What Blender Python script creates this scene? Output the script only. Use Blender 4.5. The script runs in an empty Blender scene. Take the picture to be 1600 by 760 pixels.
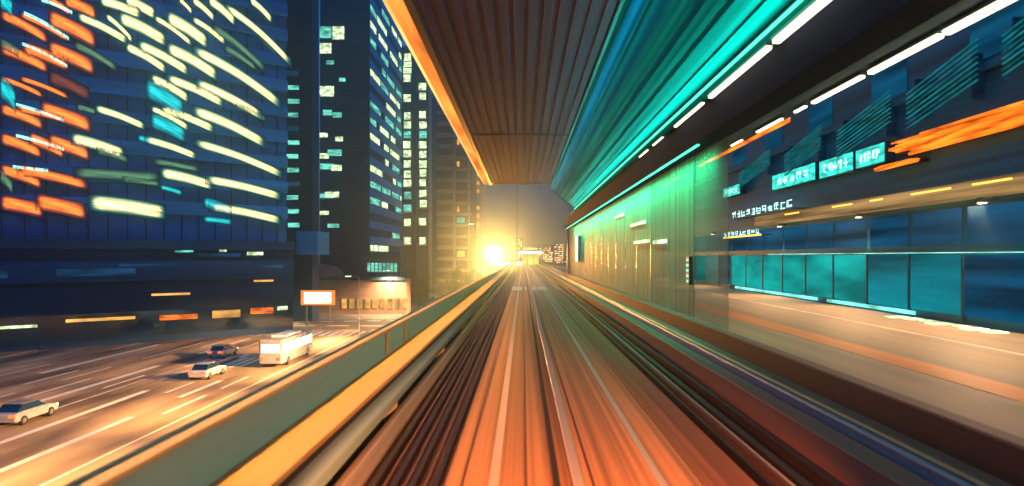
import bpy, bmesh, math, random
from mathutils import Vector, Matrix
R = math.radians
random.seed(7)
S = bpy.context.scene
col = S.collection

# ------------------------------------------------------------------ camera, sky, exposure
CZ = 12.0                      # camera height above the street
F = 1066.7                     # focal length in photo pixels (24 mm on 36 mm, 1600 px wide)
VX, VY = 817.0, 401.0          # where the track vanishes
cd = bpy.data.cameras.new('camera'); cam = bpy.data.objects.new('camera', cd); col.objects.link(cam)
cam.location = (0, 0, CZ); cam.rotation_euler = (R(90), 0, 0)
cd.lens = 24; cd.sensor_width = 36; cd.shift_x = -17/1600; cd.shift_y = 21/1600
cd.dof.use_dof = True; cd.dof.focus_distance = 90; cd.dof.aperture_fstop = 1.0
cd.clip_start = 0.1; cd.clip_end = 4000
S.camera = cam

w = bpy.data.worlds.new('World'); S.world = w; w.use_nodes = True
nt = w.node_tree; bg = nt.nodes['Background']
sky = nt.nodes.new('ShaderNodeTexSky'); sky.sky_type = 'NISHITA'; sky.sun_disc = False
sky.sun_elevation = R(-4); sky.sun_rotation = R(0); sky.air_density = 1.5; sky.ozone_density = 3
mx = nt.nodes.new('ShaderNodeMix'); mx.data_type = 'RGBA'; mx.blend_type = 'MULTIPLY'
mx.inputs['Factor'].default_value = 1; mx.inputs['B'].default_value = (0.05, 0.4, 1.0, 1)
ad = nt.nodes.new('ShaderNodeMix'); ad.data_type = 'RGBA'; ad.blend_type = 'ADD'; ad.inputs['Factor'].default_value = 1
gt = nt.nodes.new('ShaderNodeTexCoord'); gx = nt.nodes.new('ShaderNodeSeparateXYZ'); gr = nt.nodes.new('ShaderNodeValToRGB')
nt.links.new(gt.outputs['Generated'], gx.inputs[0]); nt.links.new(gx.outputs[2], gr.inputs[0]); nt.links.new(gr.outputs[0], ad.inputs['B'])
gr.color_ramp.elements[0].position = 0.0; gr.color_ramp.elements[0].color = (0.11, 0.085, 0.04, 1)      # smoky amber glow low over the city
gr.color_ramp.elements[1].position = 0.30; gr.color_ramp.elements[1].color = (0.0, 0.15, 0.52, 1)       # blue night above
gm = gr.color_ramp.elements.new(0.10); gm.color = (0.025, 0.075, 0.10, 1)
nt.links.new(sky.outputs[0], mx.inputs['A']); nt.links.new(mx.outputs['Result'], ad.inputs['A']); nt.links.new(ad.outputs['Result'], bg.inputs[0])
bg.inputs[1].default_value = 1.0

S.view_settings.view_transform = 'Standard'; S.view_settings.look = 'None'
S.view_settings.exposure = 0.0; S.view_settings.gamma = 1
S.render.engine = 'CYCLES'
cy = S.cycles
cy.use_denoising = True; cy.max_bounces = 5; cy.diffuse_bounces = 2; cy.glossy_bounces = 2
cy.transmission_bounces = 4; cy.transparent_max_bounces = 8; cy.volume_bounces = 0
cy.sample_clamp_indirect = 4; cy.caustics_reflective = False; cy.caustics_refractive = False

# ------------------------------------------------------------------ materials
def nodes(m):
    m.use_nodes = True
    return m.node_tree, m.node_tree.nodes, m.node_tree.links
def coord(nt, scale, kind='Object', rot=(0, 0, 0)):
    tc = nt.nodes.new('ShaderNodeTexCoord'); mp = nt.nodes.new('ShaderNodeMapping')
    mp.inputs['Scale'].default_value = scale; mp.inputs['Rotation'].default_value = rot
    nt.links.new(tc.outputs[kind], mp.inputs[0]); return mp.outputs[0]
def mat(name, c, rough=0.6, metal=0.0, var=0.25, scale=(1, 1, 1), bump=0.0, detail=4, c2=None, spec=0.5):
    """base colour broken up by noise; scale stretches the wear"""
    m = bpy.data.materials.new(name); nt, N, L = nodes(m); p = N['Principled BSDF']
    n = N.new('ShaderNodeTexNoise'); n.inputs['Scale'].default_value = 1; n.inputs['Detail'].default_value = detail
    L.new(coord(nt, scale), n.inputs['Vector'])
    r = N.new('ShaderNodeValToRGB'); r.color_ramp.elements[0].position = .3; r.color_ramp.elements[1].position = .7
    a = [v*(1-var) for v in c]; b = [min(1, v*(1+var)) for v in c] if c2 is None else c2
    r.color_ramp.elements[0].color = (*a, 1); r.color_ramp.elements[1].color = (*b, 1)
    L.new(n.outputs['Fac'], r.inputs[0]); L.new(r.outputs[0], p.inputs['Base Color'])
    p.inputs['Metallic'].default_value = metal; p.inputs['Specular IOR Level'].default_value = spec
    mr = N.new('ShaderNodeMapRange'); mr.inputs['To Min'].default_value = max(.02, rough-.12); mr.inputs['To Max'].default_value = min(1, rough+.12)
    L.new(n.outputs['Fac'], mr.inputs[0]); L.new(mr.outputs[0], p.inputs['Roughness'])
    if bump:
        bn = N.new('ShaderNodeBump'); bn.inputs['Strength'].default_value = bump; bn.inputs['Distance'].default_value = .02
        L.new(n.outputs['Fac'], bn.inputs['Height']); L.new(bn.outputs[0], p.inputs['Normal'])
    return m
def emi(name, c, s, var=0.0, scale=(1, 1, 1), rot=(0, 0, 0), lo=.35, hi=.65, kind='Object', edge=False, rim=None):
    """a lit surface; var = how unevenly the light behind it shows through"""
    m = bpy.data.materials.new(name); nt, N, L = nodes(m); N.remove(N['Principled BSDF'])
    e = N.new('ShaderNodeEmission'); e.inputs[0].default_value = (*c, 1); e.inputs[1].default_value = s
    L.new(e.outputs[0], N['Material Output'].inputs[0])
    if var or edge:
        n = N.new('ShaderNodeTexNoise'); n.inputs['Scale'].default_value = 1; n.inputs['Detail'].default_value = 5
        L.new(coord(nt, scale, kind, rot), n.inputs['Vector'])
        mr = N.new('ShaderNodeMapRange'); mr.inputs['From Min'].default_value = lo; mr.inputs['From Max'].default_value = hi
        mr.inputs['To Min'].default_value = s*(1-var); mr.inputs['To Max'].default_value = s*(1+var)
        L.new(n.outputs['Fac'], mr.inputs[0]); out = mr.outputs[0]
        if edge:    # soft glow painted into the pane: bright middle, fading edges
            tc = N.new('ShaderNodeTexCoord'); sx = N.new('ShaderNodeSeparateXYZ'); L.new(tc.outputs['UV'], sx.inputs[0])
            def tent(o, k):
                a = N.new('ShaderNodeMath'); a.operation = 'PINGPONG'; a.inputs[1].default_value = .5; L.new(o, a.inputs[0])
                b = N.new('ShaderNodeMapRange'); b.interpolation_type = 'SMOOTHSTEP'; b.inputs['From Max'].default_value = k
                b.inputs['To Min'].default_value = .015; L.new(a.outputs[0], b.inputs[0]); return b.outputs[0]
            q = N.new('ShaderNodeMath'); q.operation = 'MULTIPLY'; L.new(tent(sx.outputs[0], .16), q.inputs[0]); L.new(tent(sx.outputs[1], .44), q.inputs[1])
            q2 = N.new('ShaderNodeMath'); q2.operation = 'MULTIPLY'; L.new(q.outputs[0], q2.inputs[0]); L.new(out, q2.inputs[1]); out = q2.outputs[0]
            if rim:   # edge of the glow, painted in another colour round the pane
                cm = N.new('ShaderNodeMix'); cm.data_type = 'RGBA'; cm.inputs['A'].default_value = (*rim, 1); cm.inputs['B'].default_value = (*c, 1)
                k2 = N.new('ShaderNodeMapRange'); k2.inputs['From Min'].default_value = .12; k2.inputs['From Max'].default_value = .62
                L.new(q.outputs[0], k2.inputs[0]); L.new(k2.outputs[0], cm.inputs['Factor']); L.new(cm.outputs['Result'], e.inputs[0])
        L.new(out, e.inputs[1])
        if edge:   # the pane itself, dark blue glass
            df = N.new('ShaderNodeBsdfDiffuse'); df.inputs[0].default_value = (.004, .07, .17, 1); sh = N.new('ShaderNodeAddShader')
            L.new(e.outputs[0], sh.inputs[0]); L.new(df.outputs[0], sh.inputs[1]); L.new(sh.outputs[0], N['Material Output'].inputs[0])
    return m
ST = (6, .05, 6)           # wear running along the guideway
M = dict(
    plinth=mat('worn_concrete', (.42, .215, .085), .55, 0, .62, (13, .035, 13), .15, 6),
    slab=mat('dark_concrete', (.05, .03, .03), .6, 0, .5, (10, .05, 10), .2),
    darkrail=mat('dark_steel', (.035, .024, .026), .45, .3, .4, (20, .05, 20)),
    brownrail=mat('brown_steel', (.12, .06, .045), .45, .2, .35, (20, .05, 20)),
    steel=mat('pale_steel', (.62, .55, .46), .35, .35, .15, (20, .04, 20)),
    bluesteel=mat('blue_steel', (.13, .27, .36), .45, .1, .3, (12, .03, 12)),
    board=mat('rust_board', (.30, .12, .05), .6, 0, .5, (12, .04, 12)),
    rubber=mat('black_rubber', (.012, .01, .012), .7),
    parapet=mat('grey_green_paint', (.28, .56, .56), .5, 0, .12, (.4, .08, 3)),
    cap=mat('tan_cap', (.70, .48, .22), .4, 0, .12, ST),
    teal_dark=mat('dark_teal_paint', (.02, .09, .11), .4, 0, .2, ST),
    yellow=mat('yellow_paint', (.90, .52, .16), .5, 0, .10, (3, .06, 3)),
    maroon=mat('dark_red_brown', (.06, .03, .03), .5, 0, .35, (4, .04, 14)),
    trough=mat('tan_concrete', (.26, .15, .11), .6, 0, .25, ST),
    ceiling=mat('grey_brown_sheet', (.16, .08, .17), .8, 0, .3, (3, .06, 3), spec=.1),
    ceildark=mat('dark_sheet', (.06, .05, .055), .5, .1, .3, (3, .06, 3)),
    tealpanel=mat('teal_panel', (.004, .30, .36), .9, .0, .6, (7, .06, 7), 0, 6, spec=0),
    tealrail=mat('teal_edge', (.10, .34, .36), .35, .2, .15, ST),
    girder=mat('navy_steel', (.003, .008, .035), .8, 0, .3, ST, spec=.05),
    soffit=mat('deep_blue_sheet', (.008, .06, .11), .6, 0, .4, (2, .05, 2), spec=.2),
    roadtan=mat('tan_road', (.42, .30, .19), .6, 0, .22, (1.2, .035, 1.2), .1, 6),
    roadorange=mat('orange_lane_paint', (.80, .27, .07), .55, 0, .15, (2, .06, 2)),
    asphalt=mat('asphalt', (.10, .085, .075), .7, 0, .35, (.5, .5, .5), .1, 8),
    paving=mat('paving', (.06, .045, .04), .6, 0, .3, (.30, .045, .1), .1, 6, c2=(.62, .42, .22)),
    paint=mat('road_paint', (.80, .74, .60), .5, 0, .08, (1, 1, 1)),
    ground=mat('city_ground', (.05, .05, .06), .8, 0, .3, (.1, .1, .1)),
    facade=mat('navy_cladding', (.010, .17, .44), .35, 0, .5, (.06, .06, .35)),
    podium=mat('dark_navy_stone', (.006, .035, .10), .5, 0, .5, (.03, .06, .8), spec=.2),
    podium2=mat('blue_stone_band', (.010, .075, .20), .5, 0, .4, (.03, .06, .8), spec=.2),
    facade2=mat('blue_spandrel', (.015, .30, .66), .4, 0, .4, (.05, .05, .6)),
    darkglass=mat('dark_glass', (.006, .03, .07), .12, 0, .5, (.2, .2, .5)),
    tower=mat('black_blue_cladding', (.004, .03, .09), .6, 0, .35, (.1, .1, .4)),
    tower2=mat('slate_cladding', (.012, .045, .09), .5, 0, .3, (.1, .1, .5)),
    palewall=mat('pale_render', (.38, .36, .30), .6, 0, .15, (.3, .3, .5)),
    brick=mat('brown_wall', (.20, .12, .10), .7, 0, .3, (.4, .4, 2)),
    facade_r=mat('deep_teal_cladding', (.01, .15, .25), .45, 0, .7, (.3, .05, 2.5), 0, 6),
    beam_r=mat('sand_band', (.42, .30, .17), .5, 0, .3, (3, .12, 5)),
    metal=mat('grey_metal', (.25, .26, .27), .4, .6, .15),
    black=mat('black_plastic', (.02, .02, .022), .5),
    tree=mat('foliage', (.07, .085, .03), .6, 0, .5, (3, 3, 3)),
    bark=mat('bark', (.09, .06, .04), .8, 0, .3, (5, 5, 2)),
    white=mat('white_enamel', (.75, .74, .70), .4, 0, .06),
    concrete=mat('grey_concrete', (.28, .26, .24), .7, 0, .2, (.5, .5, .5), .1),
    cream_l=emi('cream_lamp', (1, .84, .50), 5),
    white_l=emi('white_lamp', (1, .95, .80), 6),
    green_l=emi('green_lamp', (.06, 1, .50), 3.2),
    star_l=emi('flood_lamp', (1, .86, .55), 60),
    orange_band=emi('orange_glow', (1, .25, .04), 1.6, .55, (1.5, .16, 1.5)),  # uneven orange glow put in as emission
    gold_trim=emi('gold_trim_light', (1, .55, .16), 1.4, .4, (1, .2, 1)),
    orange_sign=emi('orange_sign_light', (1, .16, .01), 1.8, .75, (1, .55, 7)),
    teal_sign=emi('teal_sign_light', (.05, .85, .68), 1.1, .5, (1, 1.4, 6)),
    sand_l=emi('sand_band_glow', (.62, .36, .13), .55, .6, (1, .12, 6)),  # plain tan band; the light falling on it is put in as emission
    edge_l=emi('edge_strip_light', (.04, .45, .50), .6, .5, (1, .1, 1)),
    teal_text=emi('pale_teal_text', (.55, 1, .9), 2.2),
    shop=emi('shop_glass_light', (.003, .24, .30), .7, .6, (1, .10, 1.2)),
    shopb=emi('shop_glass_bright', (.004, .55, .50), .62, .55, (1, .18, .8)),
    shopd=emi('shop_glass_dim', (.002, .09, .20), .55, .7, (1, .10, 2)),
    stripl=emi('pale_strip_light', (.25, 1, .85), 1.3, .5, (1, .5, 1)),
    w_or=emi('orange_pane_glow', (1, .20, .018), 2.3, .6, (1.6, 10, 1), kind='UV', edge=True, rim=(.55, .10, .03)),
    w_ye=emi('cream_pane_glow', (1, .76, .28), 2.9, .75, (1.6, 16, 1), kind='UV', edge=True, rim=(.03, .42, .36)),
    w_gr=emi('green_pane_glow', (.25, .60, .28), .55, .5, (2, 9, 1), kind='UV', edge=True),
    w_te=emi('teal_pane_glow', (.01, .75, .80), 1.1, .8, (1.5, 16, 1), kind='UV', edge=True),
    w_br=emi('brown_pane_glow', (.50, .12, .03), .5, .5, (2, 9, 1), kind='UV', edge=True),
    w_pale=emi('pale_window', (.78, 1, .55), 1.5, .6, (.9, .9, 1.3)),
    w_teal2=emi('teal_window', (.18, .80, .62), .95, .7, (.5, .22, 1.6)),
    w_far=emi('far_window', (1, .42, .10), 7), w_farw=emi('far_pale_window', (1, .85, .5), 8), w_teal3=emi('teal_slat_glow', (.01, .30, .32), .45, .5, (1, 1, 6)),
    w_gold=emi('gold_window', (1, .50, .12), 1.2, .5, (.3, .3, .5)),
    w_cy=emi('pale_cyan_streak', (.35, 1, .85), 2.2),
    w_br2=emi('red_shop_light', (1, .20, .03), 1.2, .6, (.6, .6, 2)),
    w_blue=emi('blue_window', (.02, .14, .34), .35, .6, (.2, .2, 1.5)),
    red_l=emi('tail_lamp', (1, .06, .01), 6), head_l=emi('head_lamp', (1, .9, .65), 14), amber=emi('amber_lamp', (1, .35, .04), 5),
    bill=emi('billboard_face', (1, .93, .72), 3.0, .3, (.5, 1, 2)), bill_o=emi('billboard_rim', (1, .28, .03), 1.4),
)
# ribbed green glass of the screen wall
def ribglass(name, alpha):
    m = bpy.data.materials.new(name); nt, N, L = nodes(m); p = N['Principled BSDF']
    wv = N.new('ShaderNodeTexNoise'); wv.inputs['Scale'].default_value = 1; wv.inputs['Detail'].default_value = 3
    L.new(coord(nt, (1, 5.5, .05)), wv.inputs['Vector'])
    r = N.new('ShaderNodeValToRGB'); r.color_ramp.elements[0].position = .3; r.color_ramp.elements[1].position = .72
    r.color_ramp.elements[0].color = (.03, .27, .17, 1); r.color_ramp.elements[1].color = (.12, .58, .37, 1)
    L.new(wv.outputs['Fac'], r.inputs[0]); L.new(r.outputs[0], p.inputs['Base Color']); p.inputs['Roughness'].default_value = .65; p.inputs['Specular IOR Level'].default_value = .15
    b = N.new('ShaderNodeBump'); b.inputs['Strength'].default_value = .4; b.inputs['Distance'].default_value = .05
    L.new(wv.outputs['Fac'], b.inputs['Height']); L.new(b.outputs[0], p.inputs['Normal'])
    p.inputs['Alpha'].default_value = alpha
    return m

# ------------------------------------------------------------------ helpers
def link(name, bm, m, parent=None, smooth=False):
    me = bpy.data.meshes.new(name); bm.normal_update(); bm.to_mesh(me); bm.free()
    if smooth:
        for f in me.polygons: f.use_smooth = True
    if m: me.materials.append(m)
    o = bpy.data.objects.new(name, me); col.objects.link(o)
    if parent: o.parent = parent
    return o
def tag(o, label, cat, group=None):
    o['label'] = label; o['category'] = cat
    if group: o['group'] = group
    return o
def struct(o, kind='structure'):
    o['kind'] = kind; return o
def empty(name, loc, label, cat, group=None, rz=0):
    o = bpy.data.objects.new(name, None); col.objects.link(o); o.location = loc; o.rotation_euler[2] = rz
    return tag(o, label, cat, group)
def box(bm, x0, x1, y0, y1, z0, z1):
    v = [bm.verts.new((x, y, z)) for x in (x0, x1) for y in (y0, y1) for z in (z0, z1)]
    for f in ((0, 1, 3, 2), (4, 6, 7, 5), (0, 4, 5, 1), (2, 3, 7, 6), (0, 2, 6, 4), (1, 5, 7, 3)):
        bm.faces.new([v[i] for i in f])
    return bm
def bx(*a):
    bm = bmesh.new(); box(bm, *a); return bm
def prism(pts, y0, y1, bm=None):
    """cross-section in x,z run along y"""
    bm = bm or bmesh.new(); n = len(pts)
    a = [bm.verts.new((x, y0, z)) for x, z in pts]; b = [bm.verts.new((x, y1, z)) for x, z in pts]
    for i in range(n): bm.faces.new((a[i], a[(i+1) % n], b[(i+1) % n], b[i]))
    bm.faces.new(a[::-1]); bm.faces.new(b); bmesh.ops.recalc_face_normals(bm, faces=bm.faces); return bm
def prismx(pts, x0, x1, bm=None):
    """cross-section in y,z run along x"""
    bm = bm or bmesh.new(); n = len(pts)
    a = [bm.verts.new((x0, y, z)) for y, z in pts]; b = [bm.verts.new((x1, y, z)) for y, z in pts]
    for i in range(n): bm.faces.new((a[i], a[(i+1) % n], b[(i+1) % n], b[i]))
    bm.faces.new(a[::-1]); bm.faces.new(b); bmesh.ops.recalc_face_normals(bm, faces=bm.faces); return bm
def tube(p, q, r0, r1=None, n=12, bm=None):
    bm = bm or bmesh.new(); r1 = r0 if r1 is None else r1
    p, q = Vector(p), Vector(q); d = (q-p).normalized(); u = d.orthogonal().normalized(); v = d.cross(u)
    A = [bm.verts.new(p+(u*math.cos(t)+v*math.sin(t))*r0) for t in [2*math.pi*i/n for i in range(n)]]
    B = [bm.verts.new(q+(u*math.cos(t)+v*math.sin(t))*r1) for t in [2*math.pi*i/n for i in range(n)]]
    for i in range(n): bm.faces.new((A[i], A[(i+1) % n], B[(i+1) % n], B[i]))
    bm.faces.new(A[::-1]); bm.faces.new(B); bmesh.ops.recalc_face_normals(bm, faces=bm.faces); return bm
def soft(o, wd=.02, seg=2):
    b = o.modifiers.new('edge', 'BEVEL'); b.width = wd; b.segments = seg; b.limit_method = 'ANGLE'; return o
def Z(D): return CZ-D                       # D metres below the camera
def light(kind, name, loc, power, c, parent=None, **k):
    d = bpy.data.lights.new(name, kind); d.energy = power; d.color = c
    for a, b in k.items():
        if a != 'rot': setattr(d, a, b)
    o = bpy.data.objects.new(name, d); col.objects.link(o); o.location = loc
    if 'rot' in k: o.rotation_euler = k['rot']
    if parent: o.parent = parent
    return o

# ------------------------------------------------------------------ ground, avenue and far hills
struct(link('ground', bx(-700, 500, -60, 1500, -1.0, 0), M['ground']))
struct(link('road', bx(-62, -16, -20, 165, .0, .004), M['paving']))
struct(link('cross_street', bx(-140, -16, 112, 150, .008, .012), M['asphalt']))
struct(link('pavement', bx(-72, -62, -20, 111, 0, .13), M['paving']))
mk = bmesh.new()
def stripe(xa, ya, xb, yb, wd, bm=mk):
    d = Vector((xb-xa, yb-ya, 0)).normalized(); n = Vector((-d.y, d.x, 0))*wd/2
    vs = [bm.verts.new(Vector((*p, .016))+s*n) for p, s in (((xa, ya), 1), ((xb, yb), 1), ((xb, yb), -1), ((xa, ya), -1))]
    f = bm.faces.new(vs); f.normal_update()
    if f.normal.z < 0: f.normal_flip()
for X, spans, wd in ((-49.5, ((20, 40), (48, 62), (70, 93)), .85), (-40, ((28, 44), (54, 75), (84, 100)), .7),
                     (-33.6, ((20, 36), (42, 61), (72, 84)), .6), (-29.2, ((20, 30), (36, 51), (58, 66)), .55), (-44.6, ((50, 60), (66, 74), (80, 96)), .3)):
    for a, b in spans: stripe(X, a, X, b, wd)
stripe(-36.8, 30, -36.8, 108, .16); stripe(-61, 10, -61, 110, .25); stripe(-25.2, 20, -25.2, 108, .2)
for i in range(26): stripe(-59+i*1.35, 103, -59+i*1.35, 109, .7)
for i in range(7): stripe(-36.5+i*.95, 74, -36.5+i*.95, 81, .5)
for i in range(14): stripe(-68, 114+i*2.4, -61, 114+i*2.4, 1.1)
for i in range(5): stripe(-120+i*20, 131, -108+i*20, 131, .5)
for X, y, L, wd in ((-31.4, 60, 5, .35), (-38.2, 62, 7, .3), (-42.4, 58, 9, .35), (-46.8, 64, 8, .35), (-52.6, 66, 10, .3), (-27.4, 52, 7, .4), (-27.4, 92, 8, .5), (-31.4, 90, 6, .5), (-35.2, 92, 9, .5), (-38.4, 84, 7, .4), (-42.4, 90, 9, .4), (-53, 88, 12, .4), (-56.5, 76, 12, .3), (-35.2, 66, 6, .3), (-27.4, 62, 6, .3)):
    stripe(X, y, X, y+L, wd)
for i in range(6): stripe(-58+i*6, 118, -54+i*6, 118, .8)
for i in range(7): stripe(-50+i*4.2, 124+i*.6, -47.4+i*4.2, 124+i*.6, .9)
struct(link('road_markings', mk, M['paint']))

# ------------------------------------------------------------------ the guideway we ride on
Y0, Y1 = -6, 186
struct(link('track_bed', prism([(-2.42, Z(2.47)), (3.95, Z(2.47)), (3.95, Z(2.9)), (3.0, Z(4.3)), (-1.4, Z(4.3)), (-2.42, Z(2.9))], Y0, Y1), M['slab']))
struct(link('running_slab', prism([(-.81, Z(2.47)+.004), (-.79, Z(2.3)), (1.81, Z(2.3)), (1.83, Z(2.47)+.004)], Y0, Y1), M['plinth']))
for y in range(14, 180, 28):
    tag(link('viaduct_pier', prism([(-.4, 0), (2.2, 0), (2.2, Z(5.4)), (3.0, Z(4.3)-.004), (-1.4, Z(4.3)-.004), (-.4, Z(5.4))], y, y+2.2), M['concrete']),
        'flared grey concrete pier standing under the elevated track', 'pier', 'piers under the elevated track')
def longbar(name, x0, x1, Dt, Db, m, label, cat, group=None, y0=Y0, y1=Y1, bev=.0):
    o = link(name, bx(x0, x1, y0, y1, Z(Db), Z(Dt)), M[m]); tag(o, label, cat, group)
    if bev: soft(o, bev)
    return o
# strips set on the running slab
longbar('guide_strip', -.345, -.245, 2.288, 2.299, 'steel', 'pale steel strip on the running slab, left of the black slot', 'guide strip')
longbar('slot_cover', .315, .375, 2.284, 2.299, 'rubber', 'black rubber strip along the middle of the running slab', 'rubber strip')
longbar('guide_rail', .50, .62, 2.255, 2.299, 'steel', 'bright raised centre rail just right of the black rubber strip', 'guide rail', bev=.012)
longbar('guide_strip', .70, .725, 2.29, 2.299, 'brownrail', 'thin brown metal strip beside the raised centre rail', 'guide strip')
longbar('guide_strip', 1.37, 1.45, 2.285, 2.299, 'steel', 'pale steel strip near the right edge of the running slab', 'guide strip')
longbar('guide_strip', -.62, -.60, 2.29, 2.299, 'brownrail', 'thin brown metal strip near the left edge of the running slab', 'guide strip')
longbar('guide_strip', .02, .045, 2.292, 2.299, 'brownrail', 'hairline brown strip between the left steel strip and the black slot', 'guide strip')
# left trough: power rails and cables
for i, (x, wd, h, m) in enumerate(((-1.58, .05, .10, 'darkrail'), (-1.48, .03, .06, 'brownrail'), (-1.38, .06, .09, 'darkrail'), (-1.27, .03, .04, 'brownrail'), (-1.17, .05, .11, 'darkrail'), (-1.05, .03, .05, 'brownrail'), (-.94, .05, .07, 'darkrail'))):
    longbar('power_rail', x, x+wd, 2.468-h, 2.469, m, 'dark or rusty power rail in the trough left of the running slab', 'power rail', 'power rails in the left trough')
longbar('side_rail', -1.80, -1.70, 2.16, 2.469, 'steel', 'bright round-edged steel rail between the left trough and the blue pipe', 'rail', bev=.03)
p = tag(link('pipe', tube((-1.93, Y0, Z(1.93)), (-1.93, Y1, Z(1.93)), .2, n=28), M['bluesteel'], smooth=True), 'thick blue-grey pipe running under the yellow ledge', 'pipe')
for o_ in (p,):
    pass
sd = empty('pipe_bracket', (-1.93, 4, Z(2.3)), 'small grey bracket carrying the thick blue pipe', 'bracket', 'brackets under the blue pipe')
link('bracket_foot', bx(-.1, .1, -.06, .06, -.168, .168), M['metal'], sd)
for k in range(1, 12):
    c = sd.copy(); col.objects.link(c); c.location.y = 4+k*6
    d = sd.children[0].copy(); col.objects.link(d); d.parent = c
# left parapet
pw = empty('parapet_wall', (-2.2, 0, Z(2.46)), 'long grey-green parapet wall with tan cap and yellow ledge along the left of the track', 'parapet')
def rel(o, e):
    o.parent = e; o.matrix_parent_inverse = Matrix.Translation(-Vector(e.location)); return o
rel(link('wall_panel', bx(-2.36, -2.2, Y0, Y1, Z(4.0), Z(1.2)), M['parapet']), pw)
rel(soft(link('cap', bx(-2.25, -2.15, Y0, Y1, Z(1.199), Z(1.155)), M['cap']), .01), pw)
rel(soft(link('cap_edge', bx(-2.30, -2.252, Y0, Y1, Z(1.199), Z(1.14)), M['teal_dark']), .01), pw)
rel(soft(link('ledge', bx(-2.199, -1.765, Y0, Y1, Z(1.66), Z(1.6)), M['yellow']), .012), pw)
rel(link('ledge_lip', bx(-1.80, -1.77, Y0, Y1, Z(1.72), Z(1.661)), M['rubber']), pw)
for y in (10.9, 12.6, 28, 42):  # pale plates put in for reflections of passing lights
    tag(link('reflection_plate', bx(-2.197, -2.185, y, y+.28, Z(1.59), Z(1.23)), M['cap']), 'narrow pale plate standing in for a light reflection on the left parapet', 'reflection plate', 'reflection plates on the left parapet')
# right of the running slab
longbar('walkway_board', 1.90, 2.46, 2.40, 2.469, 'board', 'brown maintenance board right of the running slab', 'board')
longbar('power_rail', 2.55, 2.60, 2.36, 2.469, 'darkrail', 'black power rail next to the brown maintenance board', 'power rail')
longbar('power_rail', 2.68, 2.73, 2.33, 2.469, 'brownrail', 'rusty power rail in the right trough, first from the board', 'power rail')
longbar('power_rail', 2.78, 2.81, 2.36, 2.469, 'steel', 'thin pale power rail in the right trough', 'power rail')
longbar('power_rail', 2.92, 3.02, 2.38, 2.469, 'darkrail', 'wide black power rail in the right trough', 'power rail')
longbar('power_rail', 3.14, 3.18, 2.30, 2.469, 'darkrail', 'tall black power rail beside the tan cable trough', 'power rail')
longbar('cable_trough', 3.48, 3.80, 2.10, 2.469, 'trough', 'tan concrete cable trough below the low right parapet', 'cable trough', bev=.01)
longbar('side_rail', 3.85, 3.94, 1.985, 2.469, 'bluesteel', 'blue steel rail beside the tan cable trough', 'rail', bev=.025)
rp = empty('low_parapet', (4.3, 0, Z(2.5)), 'low dark red-brown parapet with tan cap along the right of the track', 'parapet')
rel(link('kerb', bx(3.96, 4.28, Y0, Y1, Z(4.0), Z(2.0)), M['trough']), rp)
rel(soft(link('kerb_edge', bx(3.97, 4.03, Y0, Y1, Z(1.999), Z(1.975)), M['cap']), .01), rp)
rel(link('wall_panel', bx(4.281, 4.44, Y0, Y1, Z(4.0), Z(1.66)), M['maroon']), rp)
rel(soft(link('cap', bx(4.26, 4.47, Y0, Y1, Z(1.659), Z(1.62)), M['trough']), .01), rp)
# cross bars at the far end of the slab
for i, (x0, x1) in enumerate(((-.78, -.05), (.12, .30), (.66, 1.0), (1.05, 1.7))):
    tag(link('track_marker', bx(x0, x1, 46, 51.5, Z(2.287), Z(2.279)), M['paint']), 'pale painted plate lying across the running slab ahead', 'track marker', 'pale plates across the running slab')

# ------------------------------------------------------------------ canopy over the track
ZC, CY0, CY1 = 5.0, -6, 47.5
cn = empty('canopy', (1.5, 20, CZ+2.7), 'long station canopy with ribbed grey soffit, orange lit fascia and teal sloping side', 'canopy')
pts = []; x = -2.13
while x < 1.88:
    pts += [(x, ZC+.038), (x+.06, ZC+.038), (x+.075, ZC), (x+.255, ZC), (x+.27, ZC+.038)]; x += .31
bm = bmesh.new()
for i in range(len(pts)-1):
    (xa, za), (xb, zb) = pts[i], pts[i+1]
    vs = [bm.verts.new((xa, CY0, CZ+za)), bm.verts.new((xb, CY0, CZ+zb)), bm.verts.new((xb, CY1, CZ+zb)), bm.verts.new((xa, CY1, CZ+za))]
    bm.faces.new(vs)
bmesh.ops.remove_doubles(bm, verts=bm.verts, dist=.0005)
rel(link('ribbed_soffit', bm, M['ceiling']), cn)
rel(link('roof_slab', prism([(-2.78, CZ+ZC+.115), (1.99, CZ+ZC+.115), (4.0, CZ+3.62), (4.6, CZ+3.62), (6.75, CZ+3.62), (6.75, CZ+3.85), (4.0, CZ+4.0), (2.0, CZ+ZC+.5), (-2.78, CZ+ZC+.5)], CY0, CY1), M['ceildark']), cn)
rel(link('edge_beam', bx(-2.31, -2.135, CY0, CY1, CZ+ZC-.06, CZ+ZC+.112), M['ceildark']), cn)
rel(link('edge_beam', bx(-2.125, -2.08, CY0, CY1, CZ+ZC-.03, CZ+ZC+.098), M['ceiling']), cn)
rel(link('orange_fascia', bx(-2.66, -2.315, CY0, CY1, CZ+ZC, CZ+ZC+.112), M['orange_band']), cn)
rel(link('fascia_trim', bx(-2.73, -2.665, CY0, CY1, CZ+ZC-.02, CZ+ZC+.112), M['gold_trim']), cn)
rel(link('edge_rail', bx(1.90, 1.985, CY0, CY1, CZ+ZC-.03, CZ+ZC+.112), M['tealrail']), cn)
rel(link('edge_light', bx(1.93, 1.96, CY0, CY1, CZ+ZC-.045, CZ+ZC-.033), M['edge_l']), cn)
sl = prism([(1.99, CZ+ZC+.11), (1.99, CZ+ZC+.02), (3.92, CZ+3.40), (4.04, CZ+3.40), (4.04, CZ+3.615)], CY0, CY1+3)
rel(link('sloping_side', sl, M['tealpanel']), cn)
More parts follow.
